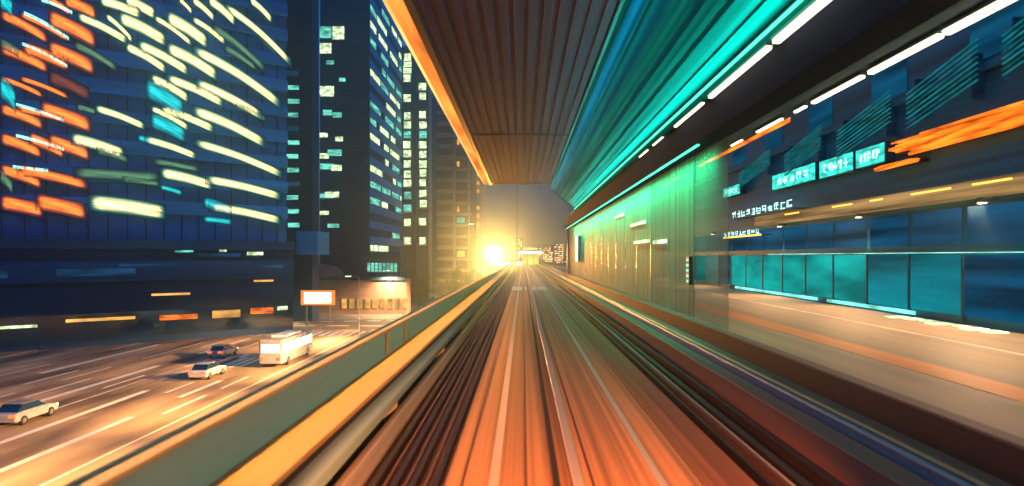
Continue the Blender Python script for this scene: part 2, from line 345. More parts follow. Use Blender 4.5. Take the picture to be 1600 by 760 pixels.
for k, (t, wd) in enumerate(((.16, .03), (.33, .05), (.52, .035), (.66, .05), (.80, .03))):
    x = 1.99+t*1.93; z = CZ+ZC+.02-t*1.62
    rel(link('side_rib', prism([(x, z-.002), (x+wd, z-.002-wd*.84), (x+wd-.01, z-.02-wd*.84), (x-.01, z-.02)], CY0, CY1+2), M['tealpanel']), cn)
rel(link('girder', bx(4.05, 4.5, CY0, 66, CZ+2.70, CZ+3.61), M['girder']), cn)
rel(link('girder_flange', bx(4.02, 4.56, CY0, 66, CZ+2.66, CZ+2.697), M['girder']), cn)
rel(link('outer_soffit', bx(4.61, 6.72, CY0, CY1, CZ+3.50, CZ+3.615), M['soffit']), cn)
for y in range(10, 47, 18):
    rel(link('cross_rib', bx(-2.07, 1.89, y, y+.12, CZ+ZC-.03, CZ+ZC-.004), M['ceiling']), cn)
light('AREA', 'ledge_fill', (-2.5, 20, CZ+ZC-.05), 620, (1, .50, .20), None, shape='RECTANGLE', size=.25, size_y=50, spread=R(36), rot=(0, R(-5), 0))  # light added below the fascia to brighten the yellow ledge
light('AREA', 'blue_wash', (1.97, 22, CZ+ZC-.12), 200, (.0, .5, .8), None, shape='RECTANGLE', size=.08, size_y=54, spread=R(150), rot=(0, R(-42), 0))  # blue light added to colour the upper sloping side
# inner row of tube lights, along the foot of the sloping side
def tubelight(name, x, y0, y1, z, r, m, label, group, power=0, c=(1, 1, 1)):
    e = empty(name, (x, (y0+y1)/2, z), label, 'tube light', group)
    h = (y1-y0)/2
    link('diffuser', bx(-r, r, -h, h, -r, 0), M[m], e)
    link('housing', bx(-r*1.4, r*1.4, -h-.03, h+.03, .002, r*.9), M['metal'], e)
    return e
for a, b, r in ((-2, .5, .055), (1.8, 4, .055), (4.6, 8, .055), (8.3, 10.6, .055), (10.9, 14.3, .045), (14.9, 17.6, .03), (19.2, 20.6, .02), (21.5, 23, .02)):
    tubelight('tube_light', 3.93, a, b, CZ+3.36, r, 'cream_l', 'cream tube light under the foot of the teal sloping side', 'inner tube lights at the foot of the teal slope')
for a, b, r in ((3.6, 5.8, .06), (6.2, 8.3, .06), (8.7, 10.35, .06), (10.5, 12.6, .055), (12.9, 15.1, .045), (15.5, 16.1, .035), (16.9, 18.7, .035), (20, 21, .03)):
    tubelight('tube_light', 6.42, a, b, CZ+3.42, r, 'cream_l', 'cream tube light under the outer edge of the canopy, beyond the dark girder', 'outer tube lights beyond the girder')
gl = empty('green_strip_light', (3.78, 25, CZ+3.5), 'long green strip light shining on the teal sloping side', 'strip light')
link('diffuser', bx(-.02, .02, -17, 25, -.03, .0), M['green_l'], gl)
link('housing', bx(-.03, .03, -17, 25, .002, .02), M['metal'], gl)
gw = empty('green_strip_light', (4.12, 40, CZ+2.63), 'long green strip light added under the dark girder to wash the screen wall', 'strip light')  # added lamp that turns the screen wall green
link('diffuser', bx(-.02, .02, -24, 25, -.03, .0), M['green_l'], gw)  # diffuser of the added strip
link('housing', bx(-.035, .035, -24, 25, .002, .026), M['metal'], gw)  # housing of the added strip
light('AREA', 'green_wash', (4.02, 38, CZ+2.62), 1050, (.15, 1, .52), None, shape='RECTANGLE', size=.1, size_y=44, spread=R(130), rot=(0, R(-30), 0))  # added fill light for the screen wall
light('AREA', 'green_wash', (3.7, 27, CZ+3.35), 520, (.02, .78, .50), None, shape='RECTANGLE', size=.1, size_y=44, spread=R(95), rot=(0, R(138), 0))
oo = tag(link('orange_tube', bx(6.95, 7.05, 18, 27, CZ+3.55, CZ+3.72), M['orange_sign']), 'long orange light tube hanging just beyond the outer canopy edge', 'tube light')
tag(link('orange_tube', bx(6.95, 7.02, 30, 34, CZ+3.5, CZ+3.6), M['orange_sign']), 'short orange light tube farther along the canopy edge', 'tube light')

# ------------------------------------------------------------------ green screen wall on the right
G = [ribglass('ribbed_green_glass', 1.0), ribglass('clear_ribbed_glass', .62), ribglass('clearest_ribbed_glass', .30), ribglass('pale_ribbed_glass', .14)]
sw = empty('screen_wall', (4.52, 13, Z(1.62)), 'tall ribbed green glass screen wall standing on the low right parapet', 'screen wall')
y = 15.0; k = 0
while y < 66:
    g = G[3] if y < 15 else G[2] if y < 18 else G[1] if y < 21.5 else G[0]
    rel(link('glass_panel', bx(4.50, 4.53, y+.03, y+2.97, Z(1.615), CZ+2.655), g), sw)
    if y > 21: rel(link('mullion', bx(4.49, 4.54, y-.028, y+.028, Z(1.615), CZ+2.655), M['tealrail']), sw)
    y += 3; k += 1
rel(link('end_post', bx(4.3, 4.6, 66.05, 66.5, Z(1.6), CZ+2.9), M['teal_dark']), sw)
for (px, py, wpx) in ((985, 350, 22), (990, 378, 24), (1020, 378, 20), (960, 338, 14)):  # reflected lights built as small glowing patches
    Y = F*4.45/(px-VX); X2 = F*4.45/(px+wpx-VX); zz = CZ+(VY-py)/F*(Y+X2)/2
    tag(link('lamp_reflection', bx(4.45, 4.49, X2, Y, zz-.06, zz+.06), M['w_pale']), 'small pale glowing patch for a light reflected in the green glass wall', 'light reflection', 'pale reflected lights on the green glass wall')
sg = empty('signal_light', (4.44, 18.2, Z(.75)), 'upright teal signal light fixed to the near end of the green glass wall', 'signal light')
link('case', bx(-.05, .04, -.16, .16, 0, .75), M['black'], sg)
for i in range(5): link('lamp', bx(-.06, -.051, -.11, .11, .06+i*.14, .13+i*.14), M['stripl'], sg)
vs = empty('upright_sign', (4.2, 53, Z(.35)), 'white lit upright sign at the far end of the green glass wall', 'sign')
link('face', bx(-.05, .0, -.5, .5, 0, 1.9), M['white_l'], vs); link('case', bx(.002, .25, -.55, .55, -.05, 1.95), M['metal'], vs)

# ------------------------------------------------------------------ neighbouring road and the teal building on the right
struct(link('side_road', bx(4.62, 12.95, -6, 150, Z(2.6), Z(2.0)), M['roadtan']))
struct(link('lane_band', bx(6.84, 7.56, -6, 150, Z(2.0)+.002, Z(2.0)+.006), M['roadorange']))
struct(link('lane_line', bx(10.1, 10.22, -6, 150, Z(2.0)+.002, Z(2.0)+.006), M['paint']))
for y in range(10, 150, 30):
    tag(link('viaduct_pier', bx(7.5, 10, y, y+2, 0, Z(2.6)-.003), M['concrete']), 'square concrete pier under the side road', 'pier', 'piers under the side road')
rb = empty('shop_building', (13, 40, 0), 'deep teal building with glowing shop fronts and sand coloured band, right of the side road', 'building')
rel(link('wall', bx(13.06, 30, 6, 92, 0, CZ+15), M['facade_r']), rb)
rel(link('plinth', bx(12.96, 13.055, 6, 92, 0, Z(1.98)), M['tower']), rb)
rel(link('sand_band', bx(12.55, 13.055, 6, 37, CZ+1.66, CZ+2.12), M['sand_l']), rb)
rel(link('roof_edge', bx(12.7, 30.2, 5.8, 92.2, CZ+15.003, CZ+15.6), M['facade_r']), rb)
for z in (5.2, 7.4, 9.6, 11.8): rel(link('string_course', bx(12.9, 13.055, 6, 92, CZ+z, CZ+z+.25), M['facade_r']), rb)
y = 9; i = 0
while y < 64:
    m = 'shopb' if 25 < y < 42 else 'shop' if y < 52 and i % 3 else 'shopd'
    f = rel(link('shop_window', bx(13.0, 13.05, y, y+2.7, Z(1.75), Z(-.05)), M[m]), rb)
    rel(link('frame', bx(12.95, 13.05, y+2.71, y+2.79, Z(1.9), Z(-.1)), M['teal_dark']), rb)
    rel(link('upper_window', bx(13.02, 13.05, y+.1, y+2.6, CZ+.35, CZ+1.45), M['shopd']), rb)
    if i % 2: rel(link('upper_window', bx(13.02, 13.05, y+.2, y+2.5, CZ+5.6, CZ+6.9), M['shopd']), rb)
    y += 2.8; i += 1
for a, b in ((22.5, 29), (30, 41.5)):
    tag(link('floor_strip_light', bx(12.90, 12.95, a, b, Z(1.93), Z(1.80)), M['stripl']), 'pale teal strip light along the foot of the shop fronts', 'strip light', 'strip lights below the shop fronts')
tag(link('cornice_light', bx(12.88, 12.93, 9, 36, CZ+.10, CZ+.125), M['stripl']), 'thin teal line of light above the shop windows', 'strip light')
for i in range(7):
    y = 17.6+i*.75
    tag(link('kerb_light', bx(12.2+random.uniform(-.3, .3), 12.55, y, y+.45, Z(1.995), Z(1.95)), M['w_pale']), 'small pale light set in the kerb before the shops', 'kerb light', 'kerb lights before the shop building')
# lit signs over the band
def marks(e, yc, zc, wd, h, m, n, seed):
    """rows of short strokes, unreadable as in the photo"""
    rr = random.Random(seed); bm = bmesh.new()
    for i in range(n):
        yy = yc+wd/2-wd*(i+.5)/n; cw = wd/n*.36
        for _ in range(3):
            z = zc+rr.uniform(-.4, .4)*h
            box(bm, -.085, -.078, yy-cw, yy+cw*rr.uniform(.2, 1), z-h*.045, z+h*.045)
        for _ in range(2):
            q = yy+rr.uniform(-cw, cw); box(bm, -.09, -.0795, q-.02, q+.02, zc-h*rr.uniform(.2, .5), zc+h*rr.uniform(.2, .5))
    return link('lettering', bm, M[m], e)
for k, (ya, yb, zc, h, lab) in enumerate(((40.0, 43.2, 3.98, .55, 'smallest teal lit sign, farthest along the shop building'), (29.7, 34.7, 3.72, .72, 'long teal lit sign above the sand band, between its neighbours'),
                                          (26.3, 29.2, 3.68, .70, 'middle teal lit sign with pale marks above the sand band'), (24.0, 26.0, 3.68, .66, 'teal lit sign next to the big orange sign'))):
    e = empty('lit_sign', (12.75, (ya+yb)/2, CZ+zc), lab, 'sign')
    h2 = (yb-ya)/2
    link('face', bx(-.07, -.04, -h2, h2, -h/2, h/2), M['teal_sign'], e); link('case', bx(-.038, .30, -h2-.05, h2+.05, -h/2-.04, h/2+.04), M['teal_dark'], e)
    marks(e, 0, 0, (yb-ya)*.8, h*.6, 'teal_text', 5, k)
e = empty('lettering_sign', (12.5, 36, CZ+2.45), 'open white lettering standing above the sand band', 'sign')
link('mounting_rail', bx(-.02, .5, -4.6, 4.6, -.24, -.20), M['teal_dark'], e); marks(e, 0, 0, 9.2, .42, 'teal_text', 11, 5)
e = empty('lettering_sign', (12.5, 39, CZ+1.35), 'low white lettering with orange underline below the sand band', 'sign')
link('underline', bx(-.09, -.03, -3.3, 3.3, -.24, -.17), M['amber'], e); link('mounting_rail', bx(-.02, .5, -3.3, 3.3, -.22, -.18), M['teal_dark'], e); marks(e, 0, 0, 6.4, .3, 'teal_text', 9, 9)
def ragged(ya, yb, zc, h, name, label, seed):
    rr = random.Random(seed); e = empty(name, (12.7, (ya+yb)/2, CZ+zc), label, 'sign'); bm = bmesh.new(); n = 14
    for i in range(n):
        z = -h/2+h*(i+.5)/n; L = (yb-ya)/2; a = L*(1-.45*rr.random()*abs(i-n/2)/n*2.2); b = L*(1-.6*rr.random()*abs(i-n/2)/n*2)
        box(bm, -.06-.01*rr.random(), 0, -a, b, z-h/n*.46, z+h/n*.46)
    link('tubes', bm, M['orange_sign'], e); link('back_frame', bx(.002, .35, -(yb-ya)/2*.9, (yb-ya)/2*.9, -h*.35, h*.35), M['black'], e)
ragged(16.2, 23.6, 3.63, .62, 'orange_sign', 'big ragged orange light sign, brightest on the shop building', 3)
ragged(21.8, 24.6, 3.12, .16, 'orange_sign', 'small orange light bar beneath the big ragged orange sign', 4)
for i, (ya, yb) in enumerate(((17.5, 19.0), (20, 22.0), (23.8, 24.6), (26, 27.6), (31, 32.6))):
    tag(link('band_light', bx(12.50, 12.545, ya, yb, CZ+1.98, CZ+2.02), M['amber']), 'thin orange light let into the face of the sand band', 'strip light', 'orange lights on the sand band')
# teal light streaks built as slanting glowing slats on the shop building
for k, (ya, yb, zc, hh) in enumerate(((19, 22.5, 6.3, 1.3), (23.5, 27.5, 6.0, 1.2), (29, 33, 5.9, 1.1), (35, 40, 5.9, .9), (15, 18, 6.8, 1.2))):
    e = empty('light_streak_slats', (12.7, (ya+yb)/2, CZ+zc-1.2), 'slanting glowing slats standing in for teal light streaks high on the shop building', 'light streak', 'light streaks on the shop building')
    bm = bmesh.new(); n = 8; wdy = yb-ya
    for i in range(n):
        z = -hh/2+hh*i/n
        v = [(-.02, -wdy/2, z+.45), (-.02, wdy/2, z-.25), (-.02, wdy/2, z-.22), (-.02, -wdy/2, z+.48)]
        a = [bm.verts.new(q) for q in v]; b = [bm.verts.new((q[0]-.06, q[1], q[2])) for q in v]
        bm.faces.new(a[::-1]); bm.faces.new(b)
        for j in range(4): bm.faces.new((a[j], a[(j+1) % 4], b[(j+1) % 4], b[j]))
    link('slats', bm, M['w_teal3'], e)
    for q in (-.4, .4): link('bracket', bx(.0, .35, q*wdy-.04, q*wdy+.04, -hh/2, hh/2), M['facade_r'], e)

# ------------------------------------------------------------------ left office block (A): turned a little towards the track
ax, ay, bx_, by_ = -67.5, 89.0, -39.0, 113.0
ang = math.atan2(by_-ay, bx_-ax); U = Vector((math.cos(ang), math.sin(ang), 0)); LEN = (Vector((bx_, by_, 0))-Vector((ax, ay, 0))).length
A = empty('office_block', (ax, ay, 0), 'big navy office block with windows shaped as long slanting orange and cream light streaks', 'building', rz=ang)
EXT = 34
link('wall', bx(-EXT, LEN, .35, 28, 14.2, 74), M['facade'], A)
nrm = Vector((math.sin(ang), -math.cos(ang), 0))   # towards the street
def onA(px, py):
    """where the sight line through a photo pixel meets the facade -> facade coordinates"""
    d = Vector(((px-VX)/F, 1, (VY-py)/F)); P0 = Vector((ax, ay, 0)); O = Vector((0, 0, CZ))
    t = (P0-O).dot(nrm)/d.dot(nrm); P = O+d*t
    return (P-P0).dot(U), P.z
for k in range(14):
    z = 16.2+k*4.18
    link('spandrel', bx(-EXT, LEN+.1, -.02, .345, z+2.1, z+4.0), M['facade2'], A)
bm = bmesh.new(); s = -EXT
while s < LEN: box(bm, s, s+.12, .2, .34, 14.3, 73.5); s += 2.4
link('mullions', bm, M['darkglass'], A)
def pane(px0, py0, px1, py1, t, m, bow=.10):  # streaked window light put into the slanting shape of the pane
    a0, z0 = onA(px0, py0); a1, z1 = onA(px1, py1); h = t/2*(Vector((a1-a0, 0, 0)).length*0+110)/F
    h = t*145/F
    bm = bmesh.new(); n = 8; uv = bm.loops.layers.uv.new('UVMap'); rows = []
    for i in range(n+1):
        q = i/n; s = a0+(a1-a0)*q; z = z0+(z1-z0)*q+abs(z1-z0)*bow*4*q*(1-q)
        rows.append((bm.verts.new((s, -.08, z-h/2)), bm.verts.new((s, -.08, z+h/2)), q))
    for i in range(n):
        f = bm.faces.new((rows[i][0], rows[i+1][0], rows[i+1][1], rows[i][1]))
        for l, (uu, vv) in zip(f.loops, ((rows[i][2], 0), (rows[i+1][2], 0), (rows[i+1][2], 1), (rows[i][2], 1))): l[uv].uv = (uu, vv)
    ex = bmesh.ops.extrude_face_region(bm, geom=list(bm.faces))
    bmesh.ops.translate(bm, vec=(0, .05, 0), verts=[g for g in ex['geom'] if isinstance(g, bmesh.types.BMVert)])
    link('window', bm, M[m], A)
PANES = '''o 150 0 220 40 18;o 200 0 300 45 30;o 0 45 150 125 24;o 60 45 215 125 14;o 150 55 300 130 38;o 0 150 150 215 26;o 70 150 215 205 30;o 150 150 295 215 36
o 0 245 135 300 13;o 60 245 215 305 12;b 150 240 280 298 30;o 0 340 135 392 24;o 50 340 200 375 14;o 125 340 285 395 36;o 0 432 130 480 26;o 90 432 200 480 28;o 150 440 280 485 32
o 0 530 130 575 26;o 50 530 275 580 24;o 0 632 135 660 32;o 110 630 270 665 36
y 240 50 400 130 22;y 330 50 415 130 16;y 370 55 520 130 34;y 480 55 600 140 16;y 520 55 650 135 38;y 600 60 705 135 18;y 310 0 440 45 26;y 390 0 485 45 30
y 600 0 670 60 20;y 650 0 735 70 28;y 700 20 910 200 24;y 780 0 850 65 22;y 390 145 520 220 24;y 430 140 590 225 28;y 520 150 680 238 34;y 600 155 880 330 30
g 230 140 365 215 18;y 470 245 590 310 26;y 520 245 700 325 26;y 610 260 820 365 28;t 455 275 575 345 50;g 660 85 830 220 22;y 295 338 455 398 19
y 470 340 590 402 18;y 500 340 670 405 24;y 600 345 830 450 30;t 470 375 580 425 40;y 220 432 390 482 28;y 450 435 615 490 20;y 605 445 885 548 23
g 230 540 500 555 24;y 500 540 665 580 28;y 640 560 880 615 24;y 275 632 520 665 38;t 635 632 725 660 26;y 650 645 880 690 24;t 635 685 725 695 14
c 130 0 225 40 6;c 75 42 215 122 7;c 70 138 210 208 6;c 50 328 200 378 6;c 50 425 200 468 6;c 40 522 150 534 6;g 300 470 400 500 16;g 240 335 300 350 14;g 700 150 800 215 18;g 735 330 830 375 16;g 380 560 500 575 14;t 430 430 500 455 14;g 480 505 620 530 14;y 560 0 600 40 14;g 0 135 60 165 22;t 500 585 570 605 12
t 0 270 50 320 50;t 0 0 40 30 40;g 0 548 40 590 30'''
for row in PANES.replace('\n', ';').split(';'):
    c, *v = row.split(); v = [float(q) for q in v]
    pane(v[0]/2, v[1]/2, v[2]/2, v[3]/2, v[4]/2, {'o': 'w_or', 'y': 'w_ye', 'g': 'w_gr', 't': 'w_te', 'b': 'w_br', 'c': 'w_cy'}[c])
# podium of the block
link('podium', bx(-EXT-6, LEN-1, -5.0, .3, 0, 14.1), M['podium'], A)
link('podium_fascia', bx(-EXT-6, LEN-1, -5.4, -5.003, 8.6, 11.4), M['podium2'], A)
link('podium_fascia', bx(-EXT-6, LEN-1, -5.3, -5.003, 13.0, 14.3), M['podium2'], A)
link('podium_glass', bx(-EXT-6, LEN-1, -5.06, -5.003, 1.0, 4.4), M['darkglass'], A)
for s, z, wd, h, m in ((22, 12.0, 6, .5, 'w_blue'), (29, 12.2, 2.4, .5, 'w_pale'), (33.4, 12.0, 1.6, .7, 'w_te'), (25, 12.7, 1, .3, 'w_pale'), (30.5, 10.2, 4, .5, 'w_blue'), (12, 10.6, 7, .4, 'w_blue'), (16, 6.5, 5, .3, 'w_gold'), (-14, 3.2, 9, .5, 'w_pale'), (-3, 3.0, 6, .35, 'w_pale'), (6, 3.4, 8, .4, 'w_gold'), (17, 3.0, 5, .7, 'w_br2'), (24, 2.9, 4, 1.1, 'w_gold'), (29.5, 3.2, 3.5, .9, 'w_br2'), (33.6, 3.6, 1.6, .6, 'w_pale'), (19, 12.6, 2.4, .3, 'w_teal2'), (5, 9.4, 9, 1, 'w_blue'), (-6, 9.3, 6, .8, 'w_blue'), (30, 8.1, 3, .3, 'w_gold')):
    link('window', bx(s, s+wd, -5.45, -5.41, z, z+h), M[m], A)

# ------------------------------------------------------------------ slim stair tower and dark tower
def X(px, Y): return (px-VX)/F*Y
def Zp(py, Y): return CZ+(VY-py)/F*Y
T = empty('stair_tower', (X(470, 126), 126, 0), 'slim black stair tower with one column of small teal windows', 'building')
rel(link('wall', bx(X(441, 126), X(488, 126), 126, 130, 0, 80), M['tower']), T)
for i in range(12):
    py = 112+i*21.5; a = 448+(i % 3); rel(link('window', bx(X(a, 126), X(a+18, 126), 125.93, 125.99, Zp(py+7, 126), Zp(py, 126)), M['w_teal2' if i % 4 else 'w_blue']), T)
for i in range(22): rel(link('floor_band', bx(X(474, 126), X(488, 126), 125.9, 125.995, 10+i*3.2, 10.4+i*3.2), M['tower2']), T)
rel(link('plant_box', bx(X(466, 118), X(499, 118), 117, 124, Zp(398, 118), Zp(362, 118)), M['facade2']), T)
B = empty('dark_tower', (-38, 150, 0), 'black glass tower with scattered lit windows and a teal lit side face', 'building')
XB0, XB1 = X(500, 150), X(577, 150)
rel(link('wall', bx(XB0, XB1, 150, 190, 0, 92), M['tower']), B)
for i in range(25): rel(link('floor_band', bx(XB0, XB1-.3, 149.9, 149.995, 8+i*3.4, 8.35+i*3.4), M['tower2']), B)
for (px, py, wd, h) in ((498, 42, 18, 18), (520, 42, 18, 20), (500, 68, 18, 16), (496, 135, 22, 16), (505, 172, 14, 9), (520, 176, 14, 8), (496, 208, 12, 7), (524, 214, 12, 7), (497, 240, 14, 8), (512, 234, 22, 10),
                        (492, 256, 22, 9), (518, 258, 16, 9), (490, 302, 20, 8), (508, 300, 22, 9), (494, 330, 14, 6), (512, 350, 18, 6), (510, 95, 12, 6), (530, 122, 10, 6)):
    px = max(px, 500)
    rel(link('window', bx(X(px, 150), X(px+wd, 150), 149.82, 149.89, Zp(py+h, 150), Zp(py, 150)), M[random.choice(['w_pale', 'w_teal2', 'w_teal2'])]), B)
rr = random.Random(12)
for i in range(24):
    z = 9.5+i*3.55
    rel(link('spandrel', bx(XB1-.01, XB1+.14, 150.2, 189.8, z+1.7, z+3.4), M['facade2']), B)
    y = 151
    while y < 188:
        L = rr.uniform(4, 13)
        if rr.random() < (.72 if i > 3 else .3) : rel(link('window', bx(XB1+.01, XB1+.06, y, min(189.5, y+L), z+.15, z+1.5), M['w_teal2' if rr.random() < .6 else 'w_pale']), B)
        y += L+rr.uniform(.6, 6)
for i in range(8): rel(link('window', bx(X(574+i*6, 148), X(578.5+i*6, 148), 147.9, 147.99, Zp(425, 148), Zp(411, 148)), M['w_teal2']), B)
rel(link('annexe', bx(XB1-3, X(625, 148), 148, 149.8, 0, Zp(395, 148)), M['tower2']), B)

# tower with two bright window columns
C_ = empty('window_tower', (-31, 196, 0), 'slim tower with two columns of bright pale windows', 'building')
YC = 196
rel(link('wall', bx(X(625, YC), X(670, YC), YC, YC+18, 0, Zp(76, YC)), M['tower2']), C_)
rel(link('corner_pier', bx(X(645, YC), X(651, YC), YC-.5, YC-.01, 0, Zp(74, YC)), M['tower']), C_)
rel(link('corner_pier', bx(X(670, YC)+.01, X(673, YC), YC-.5, YC+3, 0, Zp(110, YC)), M['palewall']), C_)
rel(link('roof_edge', bx(X(624, YC), X(671, YC), YC-.3, YC+18, Zp(76, YC)+.01, Zp(73, YC)), M['tower']), C_)
for x0, ys in ((630, (84, 94, 104, 117, 148, 176, 190, 205, 221, 235, 251, 267, 281, 342, 371, 300, 320)), (654, (130, 145, 174, 190, 205, 221, 236, 251, 265, 280, 297, 313, 341, 371))):
    for i, py in enumerate(ys):
        f = rel(link('window', bx(X(x0+random.uniform(0, 2), YC), X(x0+random.uniform(11, 13), YC), YC-.1, YC-.01, Zp(py+11, YC), Zp(py, YC)), M['w_pale' if py not in (300, 320, 205) else 'w_teal2']), C_)
        rel(link('sill', bx(X(x0-1, YC), X(x0+14, YC), YC-.25, YC-.01, Zp(py+13, YC), Zp(py+11.6, YC)), M['palewall']), C_)
# pale banded block
D_ = empty('banded_block', (-24, 216, 0), 'pale concrete block with wide balcony bands and a grid of square windows', 'building')
YD = 216
rel(link('wall', bx(X(677, YD), X(736, YD), YD, YD+25, 0, Zp(165, YD)), M['brick']), D_)
for i in range(17):
    z = Zp(460, YD)+i*3.55
    rel(link('balcony_band', bx(X(678, YD), X(707, YD), YD-.8, YD-.01, z, z+1.25), M['palewall']), D_)
    rel(link('frame_beam', bx(X(712, YD), X(736, YD)+.1, YD-.45, YD-.01, z, z+.9), M['palewall']), D_)
    if i > 1: rel(link('window', bx(X(714, YD), X(718 if i % 3 else 726, YD), YD-.06, YD-.02, z+1.2, z+3.0), M['w_gold' if i % 2 else 'w_teal2' if i < 12 else 'w_pale']), D_) if i in (3, 6, 7, 11, 13, 14) else None
for px in (708, 731): rel(link('frame_post', bx(X(px, YD), X(px+4, YD), YD-.6, YD-.46, 0, Zp(168, YD)), M['palewall']), D_)
rel(link('roof_edge', bx(X(675, YD), X(738, YD), YD-.5, YD+25, Zp(165, YD)+.01, Zp(160, YD)), M['palewall']), D_)
E_ = empty('far_block', (-24, 300, 0), 'hazy far block with gold windows beside the floodlight', 'building')
rel(link('wall', bx(X(727, 300), X(752, 300), 300, 330, 0, Zp(235, 300)), M['palewall']), E_)
for i in range(11):
    for j in range(2):
        if (i*3+j) % 4: rel(link('window', bx(X(738+j*7, 300), X(742+j*7, 300), 299.8, 299.98, Zp(380-i*13, 300), Zp(374-i*13, 300)), M['w_gold']), E_)
# low building with billboard and dome
Lw = empty('low_hall', (-42, 160, 0), 'long low brown hall with a shallow dome below the dark tower', 'building')
rel(link('wall', bx(X(395, 146), X(640, 146), 142, 147.7, 0, Zp(436, 142)), M['brick']), Lw)
rel(link('cornice', bx(X(393, 146), X(641, 146), 141.6, 141.995, Zp(438, 142), Zp(433, 142)), M['tower2']), Lw)
bm = bmesh.new(); bmesh.ops.create_uvsphere(bm, u_segments=24, v_segments=12, radius=1)
bmesh.ops.delete(bm, geom=[v for v in bm.verts if v.co.z < -.05], context='VERTS')
bmesh.ops.scale(bm, vec=(4.6, 2.6, 3.0), verts=bm.verts); bmesh.ops.translate(bm, vec=(X(505, 145), 144.9, Zp(436, 142)), verts=bm.verts)
rel(link('dome', bm, M['brick'], smooth=True), Lw)
for px in range(400, 640, 12):
    if px % 36 and not 462 < px < 530: rel(link('window', bx(X(px, 141), X(px+8, 141), 141.9, 141.99, 1.2, 3.2), M['w_gold' if px % 24 else 'w_te']), Lw)
bb = empty('billboard', (X(497, 118), 118, 0), 'white glowing billboard with orange rim in front of the low hall', 'billboard')
hw = (X(523, 118)-X(470, 118))/2
link('face', bx(-hw+.6, hw-.6, -.3, -.2, Zp(474, 118), Zp(457, 118)), M['bill'], bb)
link('rim', bx(-hw, hw, -.19, .1, Zp(477, 118), Zp(454, 118)), M['bill_o'], bb)
for s in (-1, 1): link('post', bx(s*2-.12, s*2+.12, -.1, .05, 0, Zp(477, 118)-.01), M['metal'], bb)

# ------------------------------------------------------------------ floodlight mast ahead
XS, YS = X(771, 120), 120; ZS = Zp(397, 120)
fm = empty('floodlight_mast', (XS, YS, 0), 'tall mast with a blinding gold floodlight just left of the track', 'floodlight')
link('mast', tube((0, .4, 0), (0, .4, ZS-.9), .22, .14), M['metal'], fm)
link('head_frame', tube((0, .1, ZS), (0, .5, ZS), 1.15, n=32), M['metal'], fm)
link('lamp', tube((0, -.05, ZS), (0, .09, ZS), .75, n=32), M['star_l'], fm)
for i in range(10):
    t = i*math.tau/10; link('lamp', tube((math.cos(t)*1.15, -.05, ZS+math.sin(t)*1.15), (math.cos(t)*1.15, .09, ZS+math.sin(t)*1.15), .27, n=14), M['star_l'], fm)
light('POINT', 'flood_beam', (XS, YS-1.4, ZS), 12000, (1, .42, .08), None, shadow_soft_size=.8)
light('SPOT', 'flood_beam', (XS, YS-1.6, ZS), 140000, (1, .31, .04), None, shadow_soft_size=.8, spot_size=R(17), spot_blend=1, rot=Vector((-XS, -YS+1.6, CZ-ZS)).to_track_quat('-Z', 'Y').to_euler())

# ------------------------------------------------------------------ street lamps and their light
def lamp(x, y, h, arm, label, power, group='street lamps along the avenue', c=(1, .62, .28)):
    e = empty('street_lamp', (x, y, 0), label, 'street lamp', group)
    link('pole', tube((0, 0, 0), (0, 0, h), .08, .05), M['metal'], e)
    link('arm', tube((0, 0, h-.05), (arm, 0, h+.25), .05), M['metal'], e)
    link('lamp_head', bx(min(arm, arm+.9), max(arm, arm+.9), -.2, .2, h+.18, h+.34), M['metal'], e)
    link('bulb', bx(arm+.08, arm+.82, -.15, .15, h+.10, h+.178), M['cream_l'], e)
    light('SPOT', 'lamp_beam', (x+arm+.45, y, h+.05), power, c, None, spot_size=R(150), spot_blend=.8, shadow_soft_size=.25)
lamp(-23.5, 98, 9, -2.0, 'street lamp on the near kerb beyond the bus', 14000)
lamp(-26, 140, 9, -2.0, 'street lamp at the crossing, beside the billboard', 50000)
lamp(-50, 128, 9, 2.0, 'street lamp at the crossing in front of the low hall', 40000)
for y, pw_ in ((30, 360000), (48, 420000), (66, 400000), (86, 500000), (110, 420000), (135, 420000)):  # unseen floodlights added behind the parapet to brighten the avenue
    e = empty('avenue_fill_light', (-2.4, y, Z(2.6)), 'added warm floodlight hidden outside the left parapet to brighten the avenue', 'floodlight', 'added floodlights outside the left parapet')
    link('bracket', bx(-.25, .035, -.04, .04, -.04, .04), M['metal'], e); link('housing', bx(-.5, -.251, -.3, .3, -.18, .18), M['metal'], e); link('lens', bx(-.52, -.501, -.26, .26, -.15, .15), M['cream_l'], e)  # parts of the added floodlight
    v = Vector((-20, y+5, 0))-Vector((-3, y, Z(2.6)))
    light('SPOT', 'flood_beam', (-3.0, y, Z(2.6)), pw_, (1, .52, .20), None, spot_size=R(50), spot_blend=1, shadow_soft_size=.2, rot=v.to_track_quat('-Z', 'Y').to_euler())
lamp(X(742, 105), 105, Zp(352, 105), -1.0, 'tall street lamp with a pale head left of the floodlight', 1500, None)

# ------------------------------------------------------------------ the train's own warm headlamps on the track
for x in (-.3, 1.2):
    light('SPOT', 'train_headlamp', (x, .2, Z(1.0)), 11000, (1, .24, .05), None, spot_size=R(44), spot_blend=.35, shadow_soft_size=.12, rot=(R(67.5), 0, 0))
